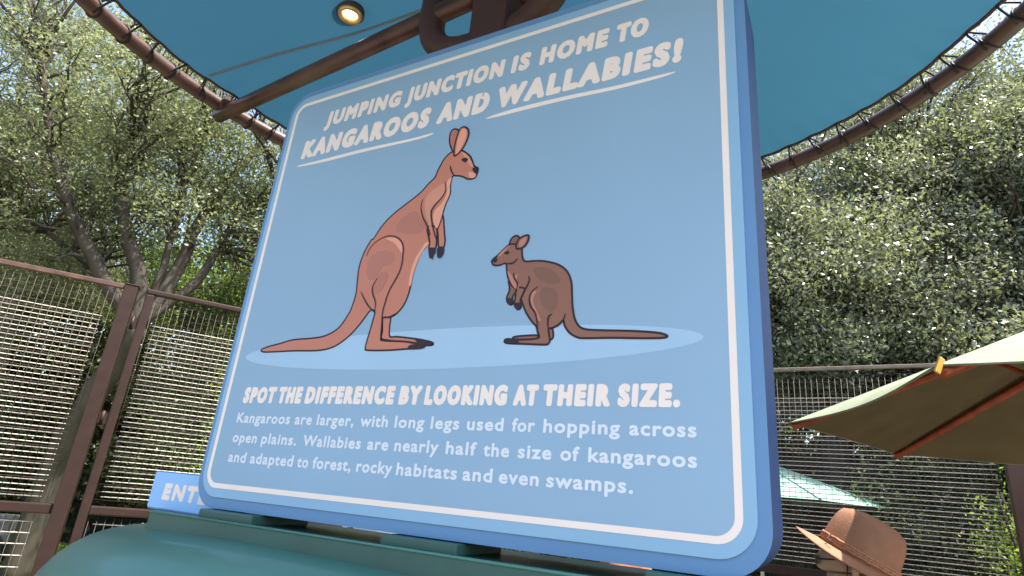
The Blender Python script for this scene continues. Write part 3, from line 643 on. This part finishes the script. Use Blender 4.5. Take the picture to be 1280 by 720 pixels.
for k in range(4):
    a = math.radians(145.3-90*k); ca, sa = math.cos(a), math.sin(a)
    m = MB(); m.tube([(.06*ca,.06*sa,ZR-.045),(.9*ca,.9*sa,ZR-.040),((CR+.035)*ca,(CR+.035)*sa,ZR-.036)], [.034,.034,.032], 14); m.build('arm', M['brown_pipe'], cn)
    m = MB(); m.tube([((CR-.05)*ca,(CR-.05)*sa,ZR-.002),((CR+.012)*ca,(CR+.012)*sa,ZR-.002)], .043, 14); m.build('collar', M['dark_brown'], cn)
    # stitched seam close beside the arm
    q = []; rot = math.radians(-90*k)
    for sx, sy in smooth_path([(-1.458,2.275),(-1.159,2.189),(-.797,2.102),(-.515,2.006),(-.345,1.938)], False, 4):
        x, y = sx-CX, sy-CY; r = math.hypot(x, y); b = math.atan2(y, x)
        sag = .03*math.sin(PI*(r-.05)/(RF-.05))*(1-abs(math.cos(2*(b-math.radians(145)))))
        q.append((r*math.cos(b+rot), r*math.sin(b+rot), cone_z(r)-sag-.002))
    m = MB(); m.tube(q, .006, 6); m.build('seam', M['seam'], cn)
m = MB(); m.lathe([(.0,3.72),(.10,3.70),(.13,3.66),(.13,3.62)], 24); m.build('top_cap', M['dark_brown'], cn)
# central post rises out of the sign box (thing origin is the canopy centre, post stands inside the sign)
px_, py_ = -.135-CX, 1.575-CY
m = MB(); m.bbox((-.068,-.055,1.4),(.068,.055,3.62),.012); po = m.build('post', M['dark_brown'], cn, (px_, py_, 0)); po.rotation_euler.z = SR
# U shaped bracket in the plane of the sign
def ubr():
    pts = []; hw = .275; zt = 3.42; zb = 3.010
    pts.append((-hw,0,zt))
    r = .17
    for i in range(9): a = PI+(PI/2)*i/8; pts.append((-hw+r+r*math.cos(a), 0, zb+r+r*math.sin(a)))
    R2 = .27
    for i in range(11): a = -PI/2+(PI/2)*i/10; pts.append((hw-R2+R2*math.cos(a), 0, zb+.36+.36*math.sin(a)))
    pts.append((hw,0,zt)); return pts
m = MB(); m.tube(ubr(), .047, 12, flat=1.0); br = m.build('curved_bracket', M['dark_brown'], cn, (px_+.0*math.cos(SR), py_, 0)); br.rotation_euler.z = SR
# lit downlight recessed in the fabric
sp = thing('downlight', 'round brass-rimmed downlight, lit, set in the teal canopy', 'light', (-.783,1.996,3.452))
m = MB(); m.lathe([(.0,.05),(.050,.05),(.052,.0),(.047,-.012),(.036,-.012),(.030,.004)], 28); m.build('trim_ring', M['gold'], sp)
m = MB(); m.lathe([(.056,.05),(.057,.002),(.052,.0)], 28); m.build('housing', M['lamp_dark'], sp)
m = MB(); m.lathe([(.0,-.002),(.018,.0),(.0295,.006)], 24); m.build('lens', M['lamp'], sp)

# ------------------------------------------------------------------ sage umbrella on the right
UX, UY, UR, UZ, UA = 3.0, 2.2, 1.75, 2.1, 15
um = thing('patio_umbrella', 'large sage green patio umbrella with orange wooden ribs in front of the fence', 'umbrella', (UX,UY,0))
def uc(k, r=UR, z=0.0): a = math.radians(UA+45*k); return Vector((r*math.cos(a), r*math.sin(a), UZ+.75*(1-r/UR)+z))
for k in range(8):
    m = MB(); n = 12; idx = {}; vs = []; fs = []
    for j in range(n+1):
        r = UR*j/n; A_, B_ = uc(k, r), uc(k+1, r)
        for i in range(n+1):
            t = i/n; p = A_.lerp(B_, t); p.z -= .026*math.sin(PI*t)*(j/n)*(1-.4*j/n)
            if j == n: p += (Vector((0,0,p.z))-p)*.035*math.sin(PI*t)
            vs.append(p)
    fs = [(j*(n+1)+i, (j+1)*(n+1)+i, (j+1)*(n+1)+i+1, j*(n+1)+i+1) for j in range(n) for i in range(n)]
    m.add(vs, fs, 0, True); m.build('canopy_panel', M['umb'], um)
    m = MB(); m.add([Vector((p.x*.999, p.y*.999, p.z-.004)) for p in vs], fs, 0, True); m.build('shaded_underside', M['umb_shade'], um)  # added layer under the canvas, underside shade painted into its colour
    d = (uc(k)-uc(k,.05)).normalized(); rb = MB(); ca = math.radians(UA+45*k)
    rb.tube([uc(k,.05,-.040), uc(k,UR*.5,-.038), uc(k,UR-.012,-.028)], [.025,.025,.020], 4); rb.build('rib', M['umb_wood'], um)
    st = MB(); st.tube([Vector((.05*math.cos(ca),.05*math.sin(ca),1.95)), uc(k,UR*.52,-.045)], .011, 4); st.build('strut', M['umb_wood'], um)
    hm = MB(); q = [uc(k).lerp(uc(k+1), i/12) for i in range(13)]
    q = [p+(Vector((0,0,p.z))-p)*.035*math.sin(PI*i/12)-Vector((0,0,.026*.6*math.sin(PI*i/12)+.002)) for i, p in enumerate(q)]
    hm.tube(q, .004, 5); hm.build('hem', M['umb'], um)
m = MB(); m.tube([(0,0,.1),(0,0,UZ+.78)], .024, 12); m.build('pole', M['umb_wood'], um)
m = MB(); m.lathe([(0,UZ+.86),(.02,UZ+.85),(.03,UZ+.80),(.05,UZ+.76),(.06,UZ+.745)], 16); m.build('finial', M['umb_wood'], um)
m = MB(); m.lathe([(0,.10),(.05,.11),(.22,.07),(.25,.03),(.25,-.012)], 28); m.build('base', M['dark_brown'], um)
m = MB(); m.lathe([(.028,1.90),(.055,1.91),(.055,1.99),(.028,2.0)], 16); m.build('hub', M['umb_wood'], um)
tp = uc(4); m = MB(); m.bbox((-.011,-.004,-.030),(.011,.004,.020),.003); tg = m.build('yellow_tag', M['tagm'], um, tuple(tp+Vector((0,-.012,.0)))); tg.rotation_euler = (.2,.35,.3)
# mint umbrella beyond the fence
mu = thing('mint_umbrella', 'mint green market umbrella seen through the wires beyond the fence', 'umbrella', (3.55,8.35,0))
for k in range(6):
    a0, a1 = math.radians(-28+60*k), math.radians(32+60*k); R_ = 1.5
    m = MB(); m.add([(0,0,2.42),(R_*math.cos(a0),R_*math.sin(a0),1.90),(R_*math.cos(a1),R_*math.sin(a1),1.90)], [(0,1,2)]); m.build('canopy_panel', M['mint'], mu)
    m = MB(); m.tube([(0,0,2.425),(R_*math.cos(a0),R_*math.sin(a0),1.904)], .012, 5); m.build('rib', M['mint'], mu)
m = MB(); m.tube([(0,0,-.01),(0,0,2.5)], .025, 8); m.build('pole', M['white'], mu)

# ------------------------------------------------------------------ people
def skin_obj(name, verts, edges, material, parent, sub=2):
    me = bpy.data.meshes.new(name); me.from_pydata([v[0] for v in verts], edges, []); me.materials.append(material)
    o = link(name, me, parent); md = o.modifiers.new('Skin', 'SKIN'); md.use_smooth_shade = True
    if not me.skin_vertices: me.attributes  # layer is made by the modifier
    for i, v in enumerate(verts):
        r = v[1]; me.skin_vertices[0].data[i].radius = (r if isinstance(r, tuple) else (r, r))
    me.skin_vertices[0].data[0].use_root = True
    s = o.modifiers.new('Subdivision', 'SUBSURF'); s.levels = sub; s.render_levels = sub
    return o
def person(label, loc, rz, shirt, trousers, skin, H=1.0):
    """local: faces +x, left is +y"""
    t = thing('person', label, 'person', loc, rz)
    V = [((0,0,.95),(.125,.16)),((0,0,1.08),(.105,.14)),((.01,0,1.22),(.115,.155)),((0,0,1.36),(.11,.16)),((-.005,0,1.43),(.07,.085)),((.0,0,1.49),.056),
         ((.015,0,1.56),(.075,.066)),((.012,0,1.64),(.095,.077)),((.005,0,1.70),(.085,.070)),((.075,0,1.545),.038),((.108,0,1.615),.017)]
    Ed = [(0,1),(1,2),(2,3),(3,4),(4,5),(5,6),(6,7),(7,8),(6,9),(7,10)]
    for s in (1,-1):
        b = len(V)
        V += [((0,s*.16,1.38),.055),((-.01,s*.22,1.22),.045),((.01,s*.245,1.10),.038),((.05,s*.25,.96),.032),((.09,s*.245,.86),.024),((.105,s*.24,.80),(.018,.036))]
        Ed += [(3,b),(b,b+1),(b+1,b+2),(b+2,b+3),(b+3,b+4),(b+4,b+5)]
        for q, (dx, ln) in enumerate(((-.028,.068),(-.009,.078),(.010,.072),(.028,.056))):
            c = len(V); V += [((.108+dx,s*.236,.765),.0095),((.116+dx,s*.228,.765-ln*.5),.0085),((.118+dx,s*.215,.765-ln),.0075)]; Ed += [(b+5,c),(c,c+1),(c+1,c+2)]
        c = len(V); V += [((.135,s*.215,.80),.011),((.150,s*.200,.765),.009)]; Ed += [(b+4,c),(c,c+1)]
        b = len(V)
        V += [((0,s*.095,.86),.095),((.01,s*.10,.68),.075),((.015,s*.10,.49),.055),((-.01,s*.10,.30),.052),((-.015,s*.10,.09),.036),((.04,s*.10,.035),.034),((.13,s*.105,.028),.030)]
        Ed += [(0,b),(b,b+1),(b+1,b+2),(b+2,b+3),(b+3,b+4),(b+4,b+5),(b+5,b+6)]
    skin_obj('body', V, Ed, skin, t)
    V = [((0,0,.98),(.14,.175)),((0,0,1.08),(.125,.16)),((.01,0,1.22),(.13,.17)),((0,0,1.35),(.125,.17)),((-.005,0,1.425),(.082,.105))]; Ed = [(0,1),(1,2),(2,3),(3,4)]
    for s in (1,-1):
        b = len(V); V += [((0,s*.165,1.375),.068),((-.01,s*.222,1.22),.062),((-.005,s*.235,1.15),.060)]; Ed += [(3,b),(b,b+1),(b+1,b+2)]
    skin_obj('shirt', V, Ed, shirt, t)
    V = [((0,0,.97),(.14,.172))]; Ed = []
    for s in (1,-1):
        b = len(V); V += [((0,s*.095,.86),.110),((.01,s*.10,.68),.092),((.015,s*.10,.49),.075),((-.01,s*.10,.30),.070),((-.015,s*.10,.11),.062)]
        Ed += [(0,b),(b,b+1),(b+1,b+2),(b+2,b+3),(b+3,b+4)]
    skin_obj('trousers', V, Ed, trousers, t)
    for s in (1,-1):
        skin_obj('shoe', [((-.04,s*.10,.045),.045),((.05,s*.10,.045),.045),((.15,s*.105,.035),.040)], [(0,1),(1,2)], M['shoe'], t, 1)
        e = skin_obj('ear', [((-.005,s*.083,1.60),(.012,.006)),((-.010,s*.088,1.63),(.020,.008)),((-.004,s*.086,1.655),(.012,.006))], [(0,1),(1,2)], skin, t, 1)
        m = MB(); m.lathe([(0,.012),(.006,.010),(.012,.0),(.006,-.010),(0,-.012)], 12); ey = m.build('eye', M['white'], t, (.088,s*.032,1.635))
        m = MB(); m.lathe([(0,.006),(.004,.004),(.006,0),(.004,-.004),(0,-.006)], 10); m.build('iris', M['hair'], t, (.0965,s*.032,1.635))
    m = MB(); m.tube([(.096,-.022,1.562),(.101,0,1.560),(.096,.022,1.562)], .0045, 6); m.build('mouth', mat('lips', (.35,.12,.10), .5), t)
    return t
def hatted(t, tilt, scale=1.0):
    h = bpy.data.objects.new('hat', None)
    n = 64
    # crown
    m = MB(); prof = [(1.0,0),(1.0,.015),(.985,.045),(.95,.075),(.89,.100),(.80,.118),(.66,.130),(.45,.135),(.22,.134),(0.001,.133)]
    vs = []
    for r, z in prof:
        for i in range(n):
            a = 2*PI*i/n; x = .108*math.cos(a)*r; y = .088*math.sin(a)*r
            pinch = 1-.04*math.exp(-((abs(a if a < PI else a-2*PI)-.55)/.3)**2)*(z/.14 if r > .3 else 0)
            vs.append((x*pinch, y*pinch, z-(.010*math.exp(-(y/.02)**2) if r < .75 else 0)))
    m.add(vs, [(j*n+i, j*n+(i+1) % n, (j+1)*n+(i+1) % n, (j+1)*n+i) for j in range(len(prof)-1) for i in range(n)], 0, True)
    # brim, sides rolled up slightly, front and back dipped
    vs = []; K_ = 7
    for side in (0,1):
        for j in range(K_+1):
            for i in range(n):
                a = 2*PI*i/n; k = j/K_; x = math.cos(a)*(.104+.076*k); y = math.sin(a)*(.085+.054*k)
                z = -k*k*(.015*math.sin(a)**2+.002*math.cos(a)**2)-.005*k+.002*math.sin(3*a+1)*k-(.0035 if side else 0)
                vs.append((x,y,z))
    off = (K_+1)*n
    fs = [(j*n+i, (j+1)*n+i, (j+1)*n+(i+1) % n, j*n+(i+1) % n) for j in range(K_) for i in range(n)]
    fs += [(off+j*n+(i+1) % n, off+(j+1)*n+(i+1) % n, off+(j+1)*n+i, off+j*n+i) for j in range(K_) for i in range(n)]
    fs += [(K_*n+i, off+K_*n+i, off+K_*n+(i+1) % n, K_*n+(i+1) % n) for i in range(n)]
    m.add(vs, fs, 0, True)
    me = m.mesh('hat', M['hat'])
    o = link('hat', me, t, (-.015,0,1.650)); o.rotation_euler = (0,-tilt,0); o.scale = (scale,)*3
    b = MB(); 
    for dz in (.010,.017,.024):
        b.tube([(.1095*math.cos(2*PI*i/48), .0895*math.sin(2*PI*i/48), dz+.001*math.sin(i*2.1)) for i in range(48)], .0042, 6, closed=True)
    b.build('hat_band', M['hatband'], o)
    for s in (1,-1):
        b = MB(); b.tube([(.085,s*.066,.030),(.088,s*.086,.012),(.070,s*.105,.010)], .0022, 5); b.build('hat_lace', M['cord'], o)
    return o
FZ = math.atan2(.51,-.86)
p1 = person('person in a tan wide-brimmed hat facing left beneath the sage umbrella', (1.172,2.066,-.130), FZ, M['shirt'], M['denim'], M['skin'])
hatted(p1, math.radians(27), 1.06)
gl = MB(); gl.tube([(-.01,.081,1.645),(.05,.078,1.643),(.095,.062,1.640),(.103,.03,1.638),(.106,0,1.640),(.103,-.03,1.638),(.095,-.062,1.640),(.05,-.078,1.643),(-.01,-.081,1.645)], .0026, 6)
for s in (1,-1):
    gl.add([(.108,s*.012,1.650),(.100,s*.058,1.650),(.098,s*.055,1.622),(.106,s*.016,1.620)], [(0,1,2,3)])
gl.build('sunglasses', M['cord'], p1)
cd = MB()
for s in (1,-1): cd.tube([(.010,s*.094,1.66),(.015,s*.088,1.60),(.03,s*.062,1.53),(.05,0,1.485)], .0022, 5)
cd.build('chin_cord', M['cord'], p1)
p2 = person('person in a rust orange shirt glimpsed under the lower edge of the sign', (.74,3.50,-.08), math.radians(200), M['rust'], M['denim'], M['skin'])
m = MB(); m.lathe([(.098,-.02),(.100,.02),(.09,.06),(.06,.085),(.001,.095)], 24, c=(-.008,0,1.66)); m.build('hair', M['hair'], p2)

# ------------------------------------------------------------------ things glimpsed under the sign and through the fence
cb = thing('white_cabinet', 'white cabinet with a dark round knob glimpsed under the sign', 'cabinet', (-.60,3.345,0), SR)
m = MB(); m.prism([(-.145,0),(.125,0),(.125,1.44),(-.075,1.44),(-.145,1.33)], -.12, .12); m.build('body', M['white'], cb)
m = MB(); m.tube([(-.035,-.121,1.385),(-.035,-.150,1.385)], .016, 12); m.build('knob', M['lamp_dark'], cb)
ct = thing('utility_cart', 'small grey utility cart parked on the lawn behind the left fence', 'cart', (-7.9,9.9,-.012), math.radians(20))
m = MB(); m.bbox((-.75,-.45,.35),(.75,.45,.50),.03); m.bbox((-.75,-.45,.50),(-.2,.45,.80),.05); m.build('body', M['grey_paint'], ct)
m = MB(); m.bbox((.25,-.25,.50),(.65,.15,.72),.03); m.build('storage_bin', M['grey_paint'], ct)
for x in (-.48,.48):
    for y in (-.47,.47):
        w = MB(); w.tube([(x,y-.07,.26),(x,y+.07,.26)], .26, 20); wo = w.build('tyre', M['tyre'], ct)
        w = MB(); w.tube([(x,y-.075,.26),(x,y+.075,.26)], .13, 16); w.build('rim', M['wire'], wo)
